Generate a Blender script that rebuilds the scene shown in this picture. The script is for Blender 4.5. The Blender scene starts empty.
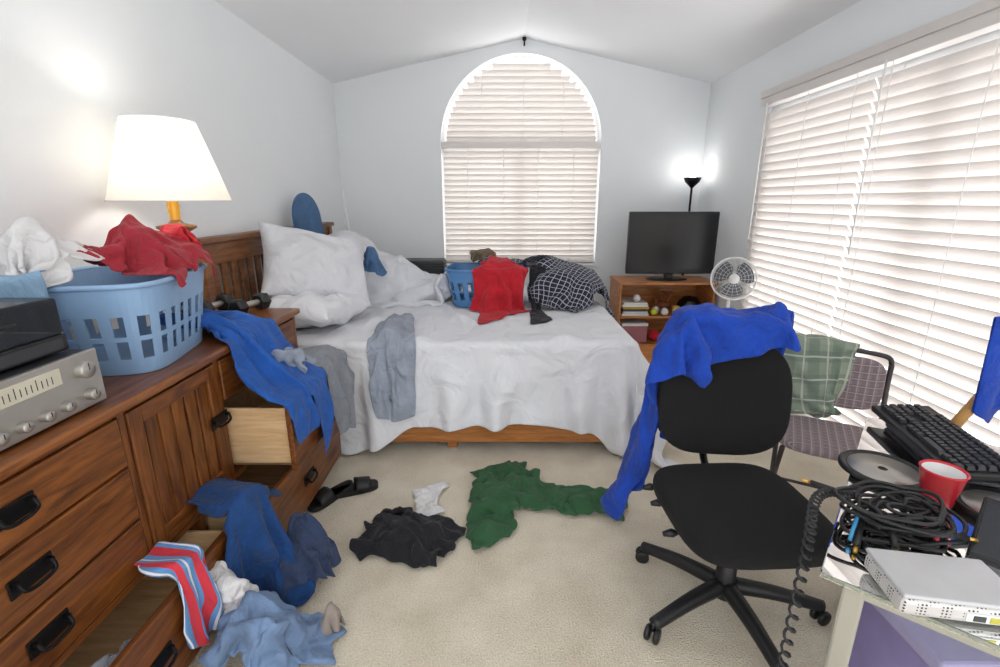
import bpy, bmesh, math, random, time
from mathutils import Vector, Matrix, noise, Euler
T0=time.time()
random.seed(3)
S=bpy.context.scene
COL=S.collection
def lin(c):
    c=c/255.0
    return c/12.92 if c<=0.04045 else ((c+0.055)/1.055)**2.4
def C(r,g,b): return (lin(r),lin(g),lin(b),1)
# ---------------------------------------------------------------- materials
def nt(name):
    m=bpy.data.materials.new(name); m.use_nodes=True
    n=m.node_tree.nodes; l=m.node_tree.links
    return m,n,l,n['Principled BSDF']
def shade(c,f): return (min(c[0]*f,1),min(c[1]*f,1),min(c[2]*f,1),1)
def wrinkle(n,l,b,tc,strength,prev=None,sc=9):
    w=n.new('ShaderNodeTexNoise'); w.inputs['Scale'].default_value=sc; w.inputs['Detail'].default_value=3; w.inputs['Distortion'].default_value=1.2; w.inputs['Roughness'].default_value=.45
    l.new(tc.outputs['Object'],w.inputs['Vector'])
    q=n.new('ShaderNodeBump'); q.inputs['Strength'].default_value=strength; q.inputs['Distance'].default_value=.05
    l.new(w.outputs['Fac'],q.inputs['Height'])
    if prev: l.new(prev.outputs['Normal'],q.inputs['Normal'])
    l.new(q.outputs['Normal'],b.inputs['Normal'])
def M(name,col,rough=.5,metal=0,var=.12,vs=6,bump=0,bs=80,sheen=0,wr=0,wsc=9):
    m,n,l,b=nt(name)
    tc=n.new('ShaderNodeTexCoord')
    nz=n.new('ShaderNodeTexNoise'); nz.inputs['Scale'].default_value=vs; nz.inputs['Detail'].default_value=4
    l.new(tc.outputs['Object'],nz.inputs['Vector'])
    r=n.new('ShaderNodeValToRGB'); r.color_ramp.elements[0].position=.3; r.color_ramp.elements[1].position=.7
    r.color_ramp.elements[0].color=shade(col,1-var); r.color_ramp.elements[1].color=shade(col,1+var)
    l.new(nz.outputs['Fac'],r.inputs['Fac']); l.new(r.outputs['Color'],b.inputs['Base Color'])
    b.inputs['Roughness'].default_value=rough; b.inputs['Metallic'].default_value=metal
    if sheen: b.inputs['Sheen Weight'].default_value=sheen
    bp=None
    if bump:
        n2=n.new('ShaderNodeTexNoise'); n2.inputs['Scale'].default_value=bs; n2.inputs['Detail'].default_value=3
        l.new(tc.outputs['Object'],n2.inputs['Vector'])
        bp=n.new('ShaderNodeBump'); bp.inputs['Strength'].default_value=bump; bp.inputs['Distance'].default_value=.01
        l.new(n2.outputs['Fac'],bp.inputs['Height']); l.new(bp.outputs['Normal'],b.inputs['Normal'])
    if wr: wrinkle(n,l,b,tc,wr,bp,wsc)
    return m
def fabric(name,col,var=.15,bump=.25): return M(name,col,.92,0,var,9,bump,260,.08,.5,12)
def wood(name,c1,c2,scale=(2,1.0,9),rough=.38):
    m,n,l,b=nt(name)
    tc=n.new('ShaderNodeTexCoord'); mp=n.new('ShaderNodeMapping'); mp.inputs['Scale'].default_value=scale
    l.new(tc.outputs['Object'],mp.inputs['Vector'])
    nz=n.new('ShaderNodeTexNoise'); nz.inputs['Scale'].default_value=4; nz.inputs['Detail'].default_value=9; nz.inputs['Distortion'].default_value=.6; nz.inputs['Roughness'].default_value=.65
    l.new(mp.outputs['Vector'],nz.inputs['Vector'])
    r=n.new('ShaderNodeValToRGB'); r.color_ramp.elements[0].position=.35; r.color_ramp.elements[1].position=.66
    r.color_ramp.elements[0].color=c1; r.color_ramp.elements[1].color=c2
    l.new(nz.outputs['Fac'],r.inputs['Fac']); l.new(r.outputs['Color'],b.inputs['Base Color'])
    bp=n.new('ShaderNodeBump'); bp.inputs['Strength'].default_value=.12; bp.inputs['Distance'].default_value=.004
    l.new(nz.outputs['Fac'],bp.inputs['Height']); l.new(bp.outputs['Normal'],b.inputs['Normal'])
    b.inputs['Roughness'].default_value=rough
    return m
def pattern(name,cols,ax='both',scale=20,rough=.9,wid=.5,amt=.7,thin=.12):
    m,n,l,b=nt(name)
    tc=n.new('ShaderNodeTexCoord'); sp=n.new('ShaderNodeSeparateXYZ'); l.new(tc.outputs['UV'],sp.inputs[0])
    def band(out,w,sc,ph=0):
        a=n.new('ShaderNodeMath'); a.operation='MULTIPLY_ADD'; a.inputs[1].default_value=sc; a.inputs[2].default_value=ph; l.new(out,a.inputs[0])
        f=n.new('ShaderNodeMath'); f.operation='FRACT'; l.new(a.outputs[0],f.inputs[0])
        g=n.new('ShaderNodeMath'); g.operation='LESS_THAN'; g.inputs[1].default_value=w; l.new(f.outputs[0],g.inputs[0])
        return g.outputs[0]
    def mix(fac,c1,c2,amt=1.0):
        x=n.new('ShaderNodeMix'); x.data_type='RGBA'
        if amt!=1.0:
            mm=n.new('ShaderNodeMath'); mm.operation='MULTIPLY'; mm.inputs[1].default_value=amt; l.new(fac,mm.inputs[0]); fac=mm.outputs[0]
        l.new(fac,x.inputs[0])
        for i,c in ((6,c1),(7,c2)):
            if isinstance(c,tuple): x.inputs[i].default_value=c
            else: l.new(c,x.inputs[i])
        return x.outputs[2]
    cur=cols[0]
    cur=mix(band(sp.outputs[0],wid,scale),cur,cols[1],1.0 if ax!='both' else amt)
    if ax=='both': cur=mix(band(sp.outputs[1],wid,scale,.3),cur,cols[1],amt)
    if len(cols)>2:
        cur=mix(band(sp.outputs[0],thin,scale,.4),cur,cols[2])
        if ax=='both': cur=mix(band(sp.outputs[1],thin,scale,.1),cur,cols[2])
    l.new(cur,b.inputs['Base Color']); b.inputs['Roughness'].default_value=rough
    b.inputs['Sheen Weight'].default_value=.1
    wrinkle(n,l,b,tc,.3,None,11)
    return m
m_wall=M('wall_paint',C(238,241,243),.85,0,.012,2,.12,220)
m_ceil=M('ceiling_paint',C(240,241,243),.9,0,.012,2,.1,200)
m_trim=M('white_trim_paint',C(240,240,238),.4,0,.01)
m_oak=wood('oak_stained_y',C(74,36,12),C(142,84,36),(9,1.0,9))
m_oakv=wood('oak_stained_vertical',C(70,34,12),C(138,82,36),(9,9,1.0))
m_oaktop=wood('oak_top',C(90,46,18),C(150,92,46),(12,1,9),.3)
m_bed=wood('bed_wood',C(140,84,38),C(190,126,68),(1,9,9))
m_bedh=wood('headboard_wood',C(96,56,26),C(146,94,50),(9,1,9))
m_pine=wood('drawer_pine',C(194,154,108),C(226,192,148),(1,8,8),.6)
m_shelf=wood('shelf_wood',C(158,94,44),C(206,138,76),(1,6,9))
m_black=M('black_plastic',C(24,24,26),.45)
m_blackm=M('black_iron',C(22,21,22),.4,.6)
m_blk_fab=M('black_chair_fabric',C(14,13,15),.95,0,.12,9,.25,260)
m_silver=M('brushed_silver',C(176,172,166),.35,.7,.05)
m_white=M('white_plastic',C(232,232,232),.4,0,.02)
m_dgrey=M('dark_grey_plastic',C(52,52,56),.5)
m_sheet=M('white_cotton_sheet',C(224,225,230),.9,0,.02,5,.1,200,.05,.75,5)
m_duvet=M('white_duvet',C(218,219,224),.9,0,.02,5,.1,120,.05,.6,6)
m_basket=M('blue_basket_plastic',C(138,170,206),.4,0,.04)
m_basket2=M('blue_basket_plastic_dark',C(84,134,186),.4,0,.04)
m_lampw=wood('lamp_turned_wood',C(90,54,22),C(140,92,46),(6,6,2))
m_chrome=M('pale_metal',C(180,178,168),.35,.5,.04)
m_red=fabric('red_cotton',C(186,24,40))
m_dred=fabric('dark_red_cotton',C(158,36,50))
m_blue=fabric('royal_blue_fleece',C(14,62,164))
m_blue2=fabric('blue_cotton',C(28,84,164))
m_dblue=fabric('teal_blue_cotton',C(16,62,118))
m_navy=fabric('navy_denim',C(44,58,88),.25)
m_denim=fabric('light_denim',C(112,136,170),.3)
m_green=fabric('green_corduroy',C(42,86,52))
m_blackf=fabric('black_cotton',C(20,20,27))
m_greyf=fabric('grey_jersey',C(132,136,144))
m_grey2=fabric('bluegrey_shirt',C(148,156,170))
m_whitef=fabric('white_cotton',C(220,218,218),.05)
m_ltblue=fabric('light_blue_towel',C(136,168,196))
m_stblue=fabric('steel_blue_cover',C(72,104,142))
m_beige=fabric('beige_knit',C(150,138,130),.25)
m_tan=fabric('tan_cotton',C(112,98,76),.25)
m_plaid=pattern('black_plaid',(C(18,20,30),C(34,36,52),C(180,182,196)),'both',32,wid=.5,thin=.12)
m_gplaid=pattern('green_plaid',(C(140,152,134),C(108,124,110),C(182,186,174)),'both',9,wid=.45,amt=.6,thin=.07)
m_stripe=pattern('red_blue_stripe',(C(96,150,206),C(206,52,66),C(230,226,230)),'x',11,wid=.4)
m_seatpat=pattern('chair_pattern',(C(144,128,132),C(112,98,104),C(170,156,156)),'both',30,wid=.5,amt=.5)

# ---------------------------------------------------------------- geometry helpers
def obj(name,verts,faces,mat=None,smooth=False,loc=None,rot=None):
    me=bpy.data.meshes.new(name); me.from_pydata([tuple(v) for v in verts],[],faces); me.update()
    o=bpy.data.objects.new(name,me); COL.objects.link(o)
    if mat: me.materials.append(mat)
    if smooth:
        for p in me.polygons: p.use_smooth=True
    return o
def from_bm(name,bm,mat,smooth=False):
    me=bpy.data.meshes.new(name); bm.to_mesh(me); bm.free()
    o=bpy.data.objects.new(name,me); COL.objects.link(o)
    if mat: me.materials.append(mat)
    if smooth:
        for p in me.polygons: p.use_smooth=True
    return o
def box(name,x0,x1,y0,y1,z0,z1,mat,bev=.004,seg=2,mtx=None):
    bm=bmesh.new(); bmesh.ops.create_cube(bm,size=1)
    for v in bm.verts:
        v.co=Vector(((x0+x1)/2+v.co.x*(x1-x0),(y0+y1)/2+v.co.y*(y1-y0),(z0+z1)/2+v.co.z*(z1-z0)))
    if bev: bmesh.ops.bevel(bm,geom=list(bm.edges),offset=min(bev,abs(x1-x0)*.45,abs(y1-y0)*.45,abs(z1-z0)*.45),segments=seg,affect='EDGES',profile=.5)
    if mtx: bm.transform(mtx)
    return from_bm(name,bm,mat)
def lathe(name,prof,mat,c=(0,0,0),seg=32,mtx=None,smooth=True,cap=False):
    vs=[];fs=[]
    for r,z in prof:
        for i in range(seg):
            a=2*math.pi*i/seg; vs.append(Vector((r*math.cos(a),r*math.sin(a),z)))
    for j in range(len(prof)-1):
        for i in range(seg):
            fs.append((j*seg+i,j*seg+(i+1)%seg,(j+1)*seg+(i+1)%seg,(j+1)*seg+i))
    if cap:
        fs.append(tuple(reversed(range(seg)))); fs.append(tuple((len(prof)-1)*seg+i for i in range(seg)))
    if mtx: vs=[mtx@v for v in vs]
    vs=[v+Vector(c) for v in vs]
    return obj(name,vs,fs,mat,smooth)
def tube(name,pts,r,mat,seg=8,cyc=False,rf=None):
    pts=[Vector(p) for p in pts]; n=len(pts); vs=[];fs=[]
    up=None
    for i,p in enumerate(pts):
        if cyc: d=(pts[(i+1)%n]-pts[i-1])
        else: d=pts[min(i+1,n-1)]-pts[max(i-1,0)]
        d.normalize()
        if up is None:
            up=Vector((0,0,1)) if abs(d.z)<.9 else Vector((1,0,0))
        s=d.cross(up)
        if s.length<1e-6: s=d.orthogonal()
        s.normalize(); up=s.cross(d).normalized()
        rr=r if rf is None else rf(i/(n-1))
        for k in range(seg):
            a=2*math.pi*k/seg; vs.append(p+s*math.cos(a)*rr+up*math.sin(a)*rr)
    m=n if cyc else n-1
    for i in range(m):
        j=(i+1)%n
        for k in range(seg):
            fs.append((i*seg+k,i*seg+(k+1)%seg,j*seg+(k+1)%seg,j*seg+k))
    if not cyc:
        fs.append(tuple(reversed(range(seg)))); fs.append(tuple((n-1)*seg+k for k in range(seg)))
    return obj(name,vs,fs,mat,True)
def spl(pts,n=8):
    P=[Vector(p) for p in pts]; P=[P[0]]+P+[P[-1]]; out=[]
    for i in range(1,len(P)-2):
        for k in range(n):
            t=k/n; a,b,c,d=P[i-1],P[i],P[i+1],P[i+2]
            out.append(.5*((2*b)+(c-a)*t+(2*a-5*b+4*c-d)*t*t+(3*b-a-3*c+d)*t**3))
    out.append(P[-2]); return out
def group(name,parts,loc=(0,0,0),rz=0):
    e=bpy.data.objects.new(name,None); COL.objects.link(e); e.empty_display_size=.1
    e.location=loc; e.rotation_euler=(0,0,rz)
    mw=Matrix.Translation(Vector(loc))@Matrix.Rotation(rz,4,'Z')
    for p in parts:
        p.parent=e; p.matrix_parent_inverse=mw.inverted()
    return e
def xf(loc,rx=0,ry=0,rz=0): return Matrix.Translation(Vector(loc))@Euler((rx,ry,rz)).to_matrix().to_4x4()

# ---------------------------------------------------------------- cloth engine
CL=[];PROX=[];DONE=[]
def prox(o):
    o.modifiers.new('col','COLLISION'); o.collision.cloth_friction=25; o.collision.thickness_outer=.01; PROX.append(o); return o
def pbox(x0,x1,y0,y1,z0,z1,mtx=None): return prox(box('proxy',x0,x1,y0,y1,z0,z1,None,.008,1,mtx))
def psph(c,r,s=(1,1,1)):
    bm=bmesh.new(); bmesh.ops.create_icosphere(bm,subdivisions=3,radius=r)
    for v in bm.verts: v.co=Vector((v.co.x*s[0]+c[0],v.co.y*s[1]+c[1],v.co.z*s[2]+c[2]))
    return prox(from_bm('proxy',bm,None))
def inpoly(x,y,P):
    r=False;n=len(P)
    for i in range(n):
        x1,y1=P[i];x2,y2=P[(i+1)%n]
        if (y1>y)!=(y2>y) and x<(x2-x1)*(y-y1)/(y2-y1)+x1: r=not r
    return r
def near(x,y,P):
    best=None;bd=1e9;n=len(P);p=Vector((x,y))
    for i in range(n):
        a=Vector(P[i]);b=Vector(P[(i+1)%n]);ab=b-a;t=max(0,min(1,(p-a).dot(ab)/ab.length_squared));q=a+ab*t
        d=(q-p).length
        if d<bd: bd=d;best=q
    return best
def cloth(name,poly,cell,place,mat,pin=None,thick=.005,selfc=False,bend=.5,mass=.3,sub=1):
    xs=[p[0] for p in poly];ys=[p[1] for p in poly]
    nx=int((max(xs)-min(xs))/cell)+1;ny=int((max(ys)-min(ys))/cell)+1
    idx={};V=[];F=[]
    def vid(i,j):
        if (i,j) not in idx: idx[(i,j)]=len(V);V.append((min(xs)+i*cell,min(ys)+j*cell))
        return idx[(i,j)]
    for i in range(nx):
        for j in range(ny):
            if inpoly(min(xs)+(i+.5)*cell,min(ys)+(j+.5)*cell,poly):
                F.append((vid(i,j),vid(i+1,j),vid(i+1,j+1),vid(i,j+1)))
    cnt={}
    for f in F:
        for k in range(4):
            e=tuple(sorted((f[k],f[(k+1)%4]))); cnt[e]=cnt.get(e,0)+1
    bd=set(v for e,c in cnt.items() if c==1 for v in e)
    V2=list(V)
    for b in bd:
        q=near(V[b][0],V[b][1],poly)
        if (q-Vector(V[b])).length<cell*.75: V2[b]=(q.x,q.y)
    o=obj(name,[place(x,y) for x,y in V2],F,mat,True)
    uv=o.data.uv_layers.new(name='UVMap')
    for lp in o.data.loops: uv.data[lp.index].uv=V2[lp.vertex_index]
    md=o.modifiers.new('cloth','CLOTH'); s=md.settings
    s.quality=5; s.mass=mass; s.tension_stiffness=20; s.compression_stiffness=20; s.shear_stiffness=8; s.bending_stiffness=bend; s.air_damping=2.0
    s.tension_damping=8; s.compression_damping=8
    md.collision_settings.distance_min=.006; md.collision_settings.collision_quality=2
    if selfc:
        md.collision_settings.use_self_collision=True; md.collision_settings.self_distance_min=.006
    if pin:
        vg=o.vertex_groups.new(name='pin')
        ids=[i for i,(x,y) in enumerate(V2) if pin(x,y)]
        if ids: vg.add(ids,1,'REPLACE'); s.vertex_group_mass='pin'
    md.point_cache.frame_start=1; md.point_cache.frame_end=200
    CL.append((o,thick,sub)); return o
def crum(loc,rz=0,sx=1,sy=1,amp=.05,fr=6,seed=0,tilt=0):
    c,s=math.cos(rz),math.sin(rz)
    def f(x,y):
        n=noise.noise_vector(Vector((x*fr,y*fr,seed*7.3)))+.5*noise.noise_vector(Vector((x*fr*2.1,y*fr*2.1,seed*3.1+5)))
        X=x*sx+n.x*amp*.5;Y=y*sy+n.y*amp*.5
        return Vector((loc[0]+c*X-s*Y,loc[1]+s*X+c*Y,loc[2]+max(0,amp*(n.z+.7))+tilt*x))
    return f
def hang(x0,y0,z,dirx,diry,amp=.03,fr=9,seed=0,sx=.8):
    d=Vector((dirx,diry,0)).normalized(); a=Vector((-d.y,d.x,0))
    def f(x,y):
        n=noise.noise_vector(Vector((x*fr,y*fr*.4,seed)))
        return Vector((x0,y0,z))+a*(x*sx+n.x*amp*.4)+d*y+Vector((0,0,max(0,amp*(n.z+.6))))
    return f
def drape(c,fr,zt,h,amp=.03,fq=8,seed=0,sx=.9,flat=False,lip=.02,zf=None,fd=None):
    d=Vector((fr[0],fr[1],0)).normalized(); a=Vector((-d.y,d.x,0)); c=Vector((c[0],c[1],0))
    fd=Vector((fd[0],fd[1],0)).normalized() if fd else d
    def f(x,y):
        n=noise.noise_vector(Vector((x*fq,y*fq*.4,seed)))
        sg=1 if y>0 else -1; ay=abs(y); bump=(.5+.5*math.sin(x*fq*3+n.y*4))*amp+lip
        p=c+a*(x*sx+n.x*amp*.3)
        if ay<h or (flat and y<0): return p+d*y+Vector((0,0,zt+max(0,n.z+.5)*amp*.6))
        e=(ay-h)*.97
        ex=0
        if zf is not None and zt-e<zf: ex=zf-(zt-e); e=zt-zf
        return p+d*sg*(h+bump*min(1,e*8))+fd*ex+Vector((0,0,zt-e+(.02*(n.z+.5) if ex else 0)))
    return f
def run_sim(N):
    for f in range(1,N+1): S.frame_set(f)
    dg=bpy.context.evaluated_depsgraph_get()
    new=[bpy.data.meshes.new_from_object(o.evaluated_get(dg)) for o,t,s in CL]
    for (o,t,sub),me in zip(CL,new):
        o.modifiers.clear(); o.data=me
        for p in me.polygons: p.use_smooth=True
        o.modifiers.new('col','COLLISION'); o.collision.cloth_friction=25; o.collision.thickness_outer=.006; o.collision.thickness_inner=.02
        DONE.append((o,t,sub))
    CL.clear()
    S.frame_set(1)
def finish():
    for o,t,sub in DONE:
        o.modifiers.clear()
        md=o.modifiers.new('solid','SOLIDIFY'); md.thickness=t; md.offset=0
        if sub:
            md=o.modifiers.new('sub','SUBSURF'); md.levels=sub; md.render_levels=sub
    for p in PROX: bpy.data.objects.remove(p)
LS=[(-.27,-.36),(-.26,.1),(-.66,-.24),(-.76,-.14),(-.28,.32),(-.1,.36),(.1,.36),(.28,.32),(.76,-.14),(.66,-.24),(.26,.1),(.27,-.36)]
TS=[(-.27,-.36),(-.26,.12),(-.4,.06),(-.47,.2),(-.22,.34),(.22,.34),(.47,.2),(.4,.06),(.26,.12),(.27,-.36)]
PANTS=[(-.24,.5),(.24,.5),(.34,-.5),(.1,-.5),(0,.15),(-.1,-.5),(-.34,-.5)]
SHORTS=[(-.26,.3),(.26,.3),(.36,-.28),(.04,-.28),(0,0),(-.04,-.28),(-.36,-.28)]
def RECT(w,h): return [(-w/2,-h/2),(w/2,-h/2),(w/2,h/2),(-w/2,h/2)]

# ================================================================ ROOM
XL,XR,YB,YN=-1.66,2.10,5.26,-.9
ZS,ZR,XRG=2.62,3.02,.235
WC,WR,WZ0,WZS=.216,.823,.84,2.07
def carpet():
    m,n,l,b=nt('cream_carpet')
    tc=n.new('ShaderNodeTexCoord')
    a=n.new('ShaderNodeTexNoise'); a.inputs['Scale'].default_value=150; a.inputs['Detail'].default_value=3
    g=n.new('ShaderNodeTexNoise'); g.inputs['Scale'].default_value=5; g.inputs['Detail'].default_value=6
    for q in (a,g): l.new(tc.outputs['Object'],q.inputs['Vector'])
    r=n.new('ShaderNodeValToRGB'); r.color_ramp.elements[0].color=C(204,189,163); r.color_ramp.elements[1].color=C(246,236,216); r.color_ramp.elements[0].position=.32; r.color_ramp.elements[1].position=.66
    mx=n.new('ShaderNodeMath'); mx.operation='MULTIPLY_ADD'; mx.inputs[1].default_value=.55
    l.new(a.outputs['Fac'],mx.inputs[0])
    m2=n.new('ShaderNodeMath'); m2.operation='MULTIPLY'; m2.inputs[1].default_value=.45; l.new(g.outputs['Fac'],m2.inputs[0]); l.new(m2.outputs[0],mx.inputs[2])
    l.new(mx.outputs[0],r.inputs['Fac']); l.new(r.outputs['Color'],b.inputs['Base Color'])
    bp=n.new('ShaderNodeBump'); bp.inputs['Strength'].default_value=.8; bp.inputs['Distance'].default_value=.015
    l.new(a.outputs['Fac'],bp.inputs['Height']); l.new(bp.outputs['Normal'],b.inputs['Normal'])
    b.inputs['Roughness'].default_value=1; b.inputs['Sheen Weight'].default_value=.2
    return m
box('floor',XL-.1,XR+.1,YN,YB+.1,-.06,0,carpet(),0)
obj('wall_left',[(XL,YN,0),(XL,YB,0),(XL,YB,ZS),(XL,YN,ZS)],[(0,1,2,3)],m_wall)
DY0,DY1,DZ0,DZ1=.9,3.98,.06,2.16
obj('wall_right',[(XR,YN,0),(XR,DY0,0),(XR,DY1,0),(XR,YB,0),(XR,YN,ZS),(XR,DY0,ZS),(XR,DY1,ZS),(XR,YB,ZS),
  (XR,DY0,DZ0),(XR,DY1,DZ0),(XR,DY0,DZ1),(XR,DY1,DZ1),(XR+.12,DY0,DZ0),(XR+.12,DY1,DZ0),(XR+.12,DY0,DZ1),(XR+.12,DY1,DZ1)],
  [(0,4,5,10,8,1),(1,8,9,2),(2,9,11,6,7,3),(10,5,6,11),(8,12,13,9),(10,11,15,14),(8,10,14,12),(9,13,15,11)],m_wall)
obj('ceiling',[(XL,YN,ZS),(XRG,YN,ZR),(XR,YN,ZS),(XL,YB,ZS),(XRG,YB,ZR),(XR,YB,ZS)],[(0,1,4,3),(1,2,5,4)],m_ceil)
def archpts(r,z0,n=32,cx=WC,zs=WZS):
    return [(cx-r,z0)]+[(cx-r*math.cos(math.pi*i/n),zs+r*math.sin(math.pi*i/n)) for i in range(n+1)]+[(cx+r,z0)]
bm=bmesh.new()
outer=[(XL,0),(XL,ZS),(XRG,ZR),(XR,ZS),(XR,0)]
A=archpts(WR,WZ0)
def loop(pts,y):
    vs=[bm.verts.new((x,y,z)) for x,z in pts]; return vs,[bm.edges.new((vs[i],vs[(i+1)%len(vs)])) for i in range(len(vs))]
ov,oe=loop(outer,YB); av,ae=loop(A,YB)
bmesh.ops.triangle_fill(bm,edges=oe+ae,use_beauty=True)
bv=[bm.verts.new((x,YB+.13,z)) for x,z in A]
for i in range(len(A)):
    j=(i+1)%len(A); bm.faces.new((av[i],av[j],bv[j],bv[i]))
from_bm('wall_back',bm,m_wall)
for nm,a in (('baseboard_left',(XL,XL+.015,YN,YB,0,.09)),('baseboard_back',(XL,XR,YB-.015,YB,0,.09)),('baseboard_right',(XR-.015,XR,DY1,YB,0,.09))):
    box(nm,*a,m_trim,.003)
def slat_mat():
    m,n,l,b=nt('blind_slat')
    b.inputs['Base Color'].default_value=C(239,233,229); b.inputs['Roughness'].default_value=.45
    tr=n.new('ShaderNodeBsdfTranslucent'); tr.inputs['Color'].default_value=C(252,250,248)
    mx=n.new('ShaderNodeMixShader'); mx.inputs[0].default_value=.25
    l.new(b.outputs[0],mx.inputs[1]); l.new(tr.outputs[0],mx.inputs[2]); l.new(mx.outputs[0],n['Material Output'].inputs['Surface'])
    return m
m_slat=slat_mat()
def slats(name,z0,z1,sp,wd,tilt,ext,toW):
    V=[];F=[];z=z0
    cs=[]
    for k in range(5):
        q=(k/4-.5)*wd; cs.append((q,.0035*(1-(2*k/4-1)**2)))
    while z<z1:
        e=ext(z)
        if e and e[1]-e[0]>.05:
            base=len(V); pr=[]
            for q,h in cs: pr.append((q*math.cos(tilt)-h*math.sin(tilt),q*math.sin(tilt)+h*math.cos(tilt)))
            for q,h in reversed(cs): pr.append((q*math.cos(tilt)-(h-.0025)*math.sin(tilt),q*math.sin(tilt)+(h-.0025)*math.cos(tilt)))
            m=len(pr)
            for a in e:
                for d,zz in pr: V.append(toW(a,d,z+zz))
            for k in range(m): F.append((base+k,base+(k+1)%m,base+m+(k+1)%m,base+m+k))
            F.append(tuple(base+k for k in range(m))); F.append(tuple(base+m+k for k in reversed(range(m))))
        z+=sp
    return obj(name,V,F,m_slat)
def cords(name,al,z0,z1,toW,dd=.03):
    ps=[]
    for i,a in enumerate(al):
        ps.append(tube(name+'_%d'%i,[toW(a,dd,z0),toW(a,dd,z1)],.0022,m_trim,5))
        ps.append(tube(name+'_b%d'%i,[toW(a,-dd,z0),toW(a,-dd,z1)],.0022,m_trim,5))
    return ps
wp=[]
toB=lambda a,d,z:(a,YB+.04-d,z)
O=archpts(WR,WZ0);I=archpts(WR-.035,WZ0+.045);V=[];F=[];n=len(O)
for y in (YB+.09,YB+.13): V+=[(x,y,z) for x,z in O]+[(x,y,z) for x,z in I]
for i in range(n):
    j=(i+1)%n
    F+=[(i,j,n+j,n+i),(2*n+i,3*n+i,3*n+j,2*n+j),(n+i,n+j,3*n+j,3*n+i)]
wp.append(obj('arch_frame',V,F,m_trim))
wp.append(box('transom',WC-WR,WC+WR,YB+.085,YB+.13,WZS-.09,WZS+.03,m_trim,.003))
wp.append(box('mullion',WC-.02,WC+.02,YB+.09,YB+.12,WZ0,WZS,m_trim,.003))
wp.append(box('sill',WC-WR-.02,WC+WR+.02,YB-.03,YB+.12,WZ0-.03,WZ0,m_trim,.005))
group('window_1',wp,(WC,YB,WZ0))
bp=[]
TI=math.radians(63)
bp.append(slats('slats_lower',WZ0+.06,WZS-.055,.056,.064,TI,lambda z:(WC-WR+.02,WC+WR-.02),toB))
def ea(z):
    q=(WR-.05)**2-(z+.01-WZS)**2
    return (WC-math.sqrt(q),WC+math.sqrt(q)) if q>0 else None
bp.append(slats('slats_arch',WZS+.035,WZS+WR-.06,.056,.064,TI,ea,toB))
bp.append(box('headrail',WC-WR+.015,WC+WR-.015,YB+.0,YB+.08,WZS-.055,WZS+.008,m_slat,.004))
bp.append(box('bottom_rail',WC-WR+.02,WC+WR-.02,YB+.02,YB+.06,WZ0+.005,WZ0+.03,m_slat,.004))
bp+=cords('cord',[WC-.55,WC-.18,WC+.18,WC+.55],WZ0+.03,WZS-.03,toB)
bp+=cords('cord_a',[WC-.4,WC+.02,WC+.42],WZS,WZS+.62,toB)
group('window_blind',bp,(WC,YB,WZS))
wp=[box('jamb_1',XR+.05,XR+.11,DY0,DY0+.06,DZ0,DZ1,m_trim),box('jamb_2',XR+.05,XR+.11,DY1-.06,DY1,DZ0,DZ1,m_trim),
    box('head',XR+.05,XR+.11,DY0,DY1,DZ1-.06,DZ1,m_trim),box('threshold',XR+.03,XR+.11,DY0,DY1,DZ0-.02,DZ0+.04,m_trim),
    box('stile',XR+.05,XR+.11,2.4,2.5,DZ0,DZ1,m_trim)]
group('window_2',wp,(XR,2.4,DZ0))
toR=lambda a,d,z:(XR-.045-d,a,z)
for k,(a0,a1) in enumerate(((2.885,4.02),(.95,2.870))):
    b=[slats('slats',.13,2.17,.060,.068,TI,lambda z:(a0,a1),toR)]
    b.append(box('headrail',XR-.09,XR-.01,a0-.01,a1+.01,2.19,2.25,m_slat,.004))
    b.append(box('bottom_rail',XR-.07,XR-.02,a0,a1,.07,.10,m_slat,.004))
    n=3 if k==0 else 4
    b+=cords('cord',[a0+.12+(a1-a0-.24)*i/(n-1) for i in range(n)],.1,2.2,toR,.032)
    b.append(tube('tilt_wand',[(XR-.1,a1-.1,2.2),(XR-.105,a1-.1,1.2)],.005,m_trim,6))
    group('window_blind',b,(XR,a0,2.2))
box('trim_1',XR-.1,XR,.9,4.04,2.25,2.30,m_slat,.004)
lathe('ceiling_hook',[(0,.0),(.02,0),(.02,-.02),(.008,-.03),(.008,-.07),(0,-.07)],m_blackm,(XRG,YB-.05,ZR-.01),12)

# ================================================================ DRESSER
XF=-1.12
dp=[]
def B(n,*a,mat=m_oak,bev=.004): o=box(n,*a,mat,bev); dp.append(o); return o
B('top',-1.645,-1.095,.55,2.57,.904,.934,mat=m_oaktop,bev=.008)
B('end_far',-1.64,XF,2.52,2.55,0,.904,mat=m_oakv); B('end_near',-1.64,XF,.57,.60,0,.904,mat=m_oakv)
B('back',-1.645,-1.635,.6,2.52,.05,.904)
B('partition_1',-1.63,XF-.002,1.29,1.315,.365,.904,mat=m_oakv);B('partition_2',-1.63,XF-.002,1.78,1.805,.365,.904,mat=m_oakv)
B('partition_3',-1.63,XF-.002,1.55,1.575,.06,.36,mat=m_oakv)
B('shelf_mid',-1.63,XF-.001,.6,2.52,.355,.378);B('floor_board',-1.63,XF-.001,.6,2.52,.045,.07);B('plinth',-1.6,XF-.02,.6,2.52,0,.045)
B('rail_top',XF-.03,XF,.6,2.52,.890,.904)
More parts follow.
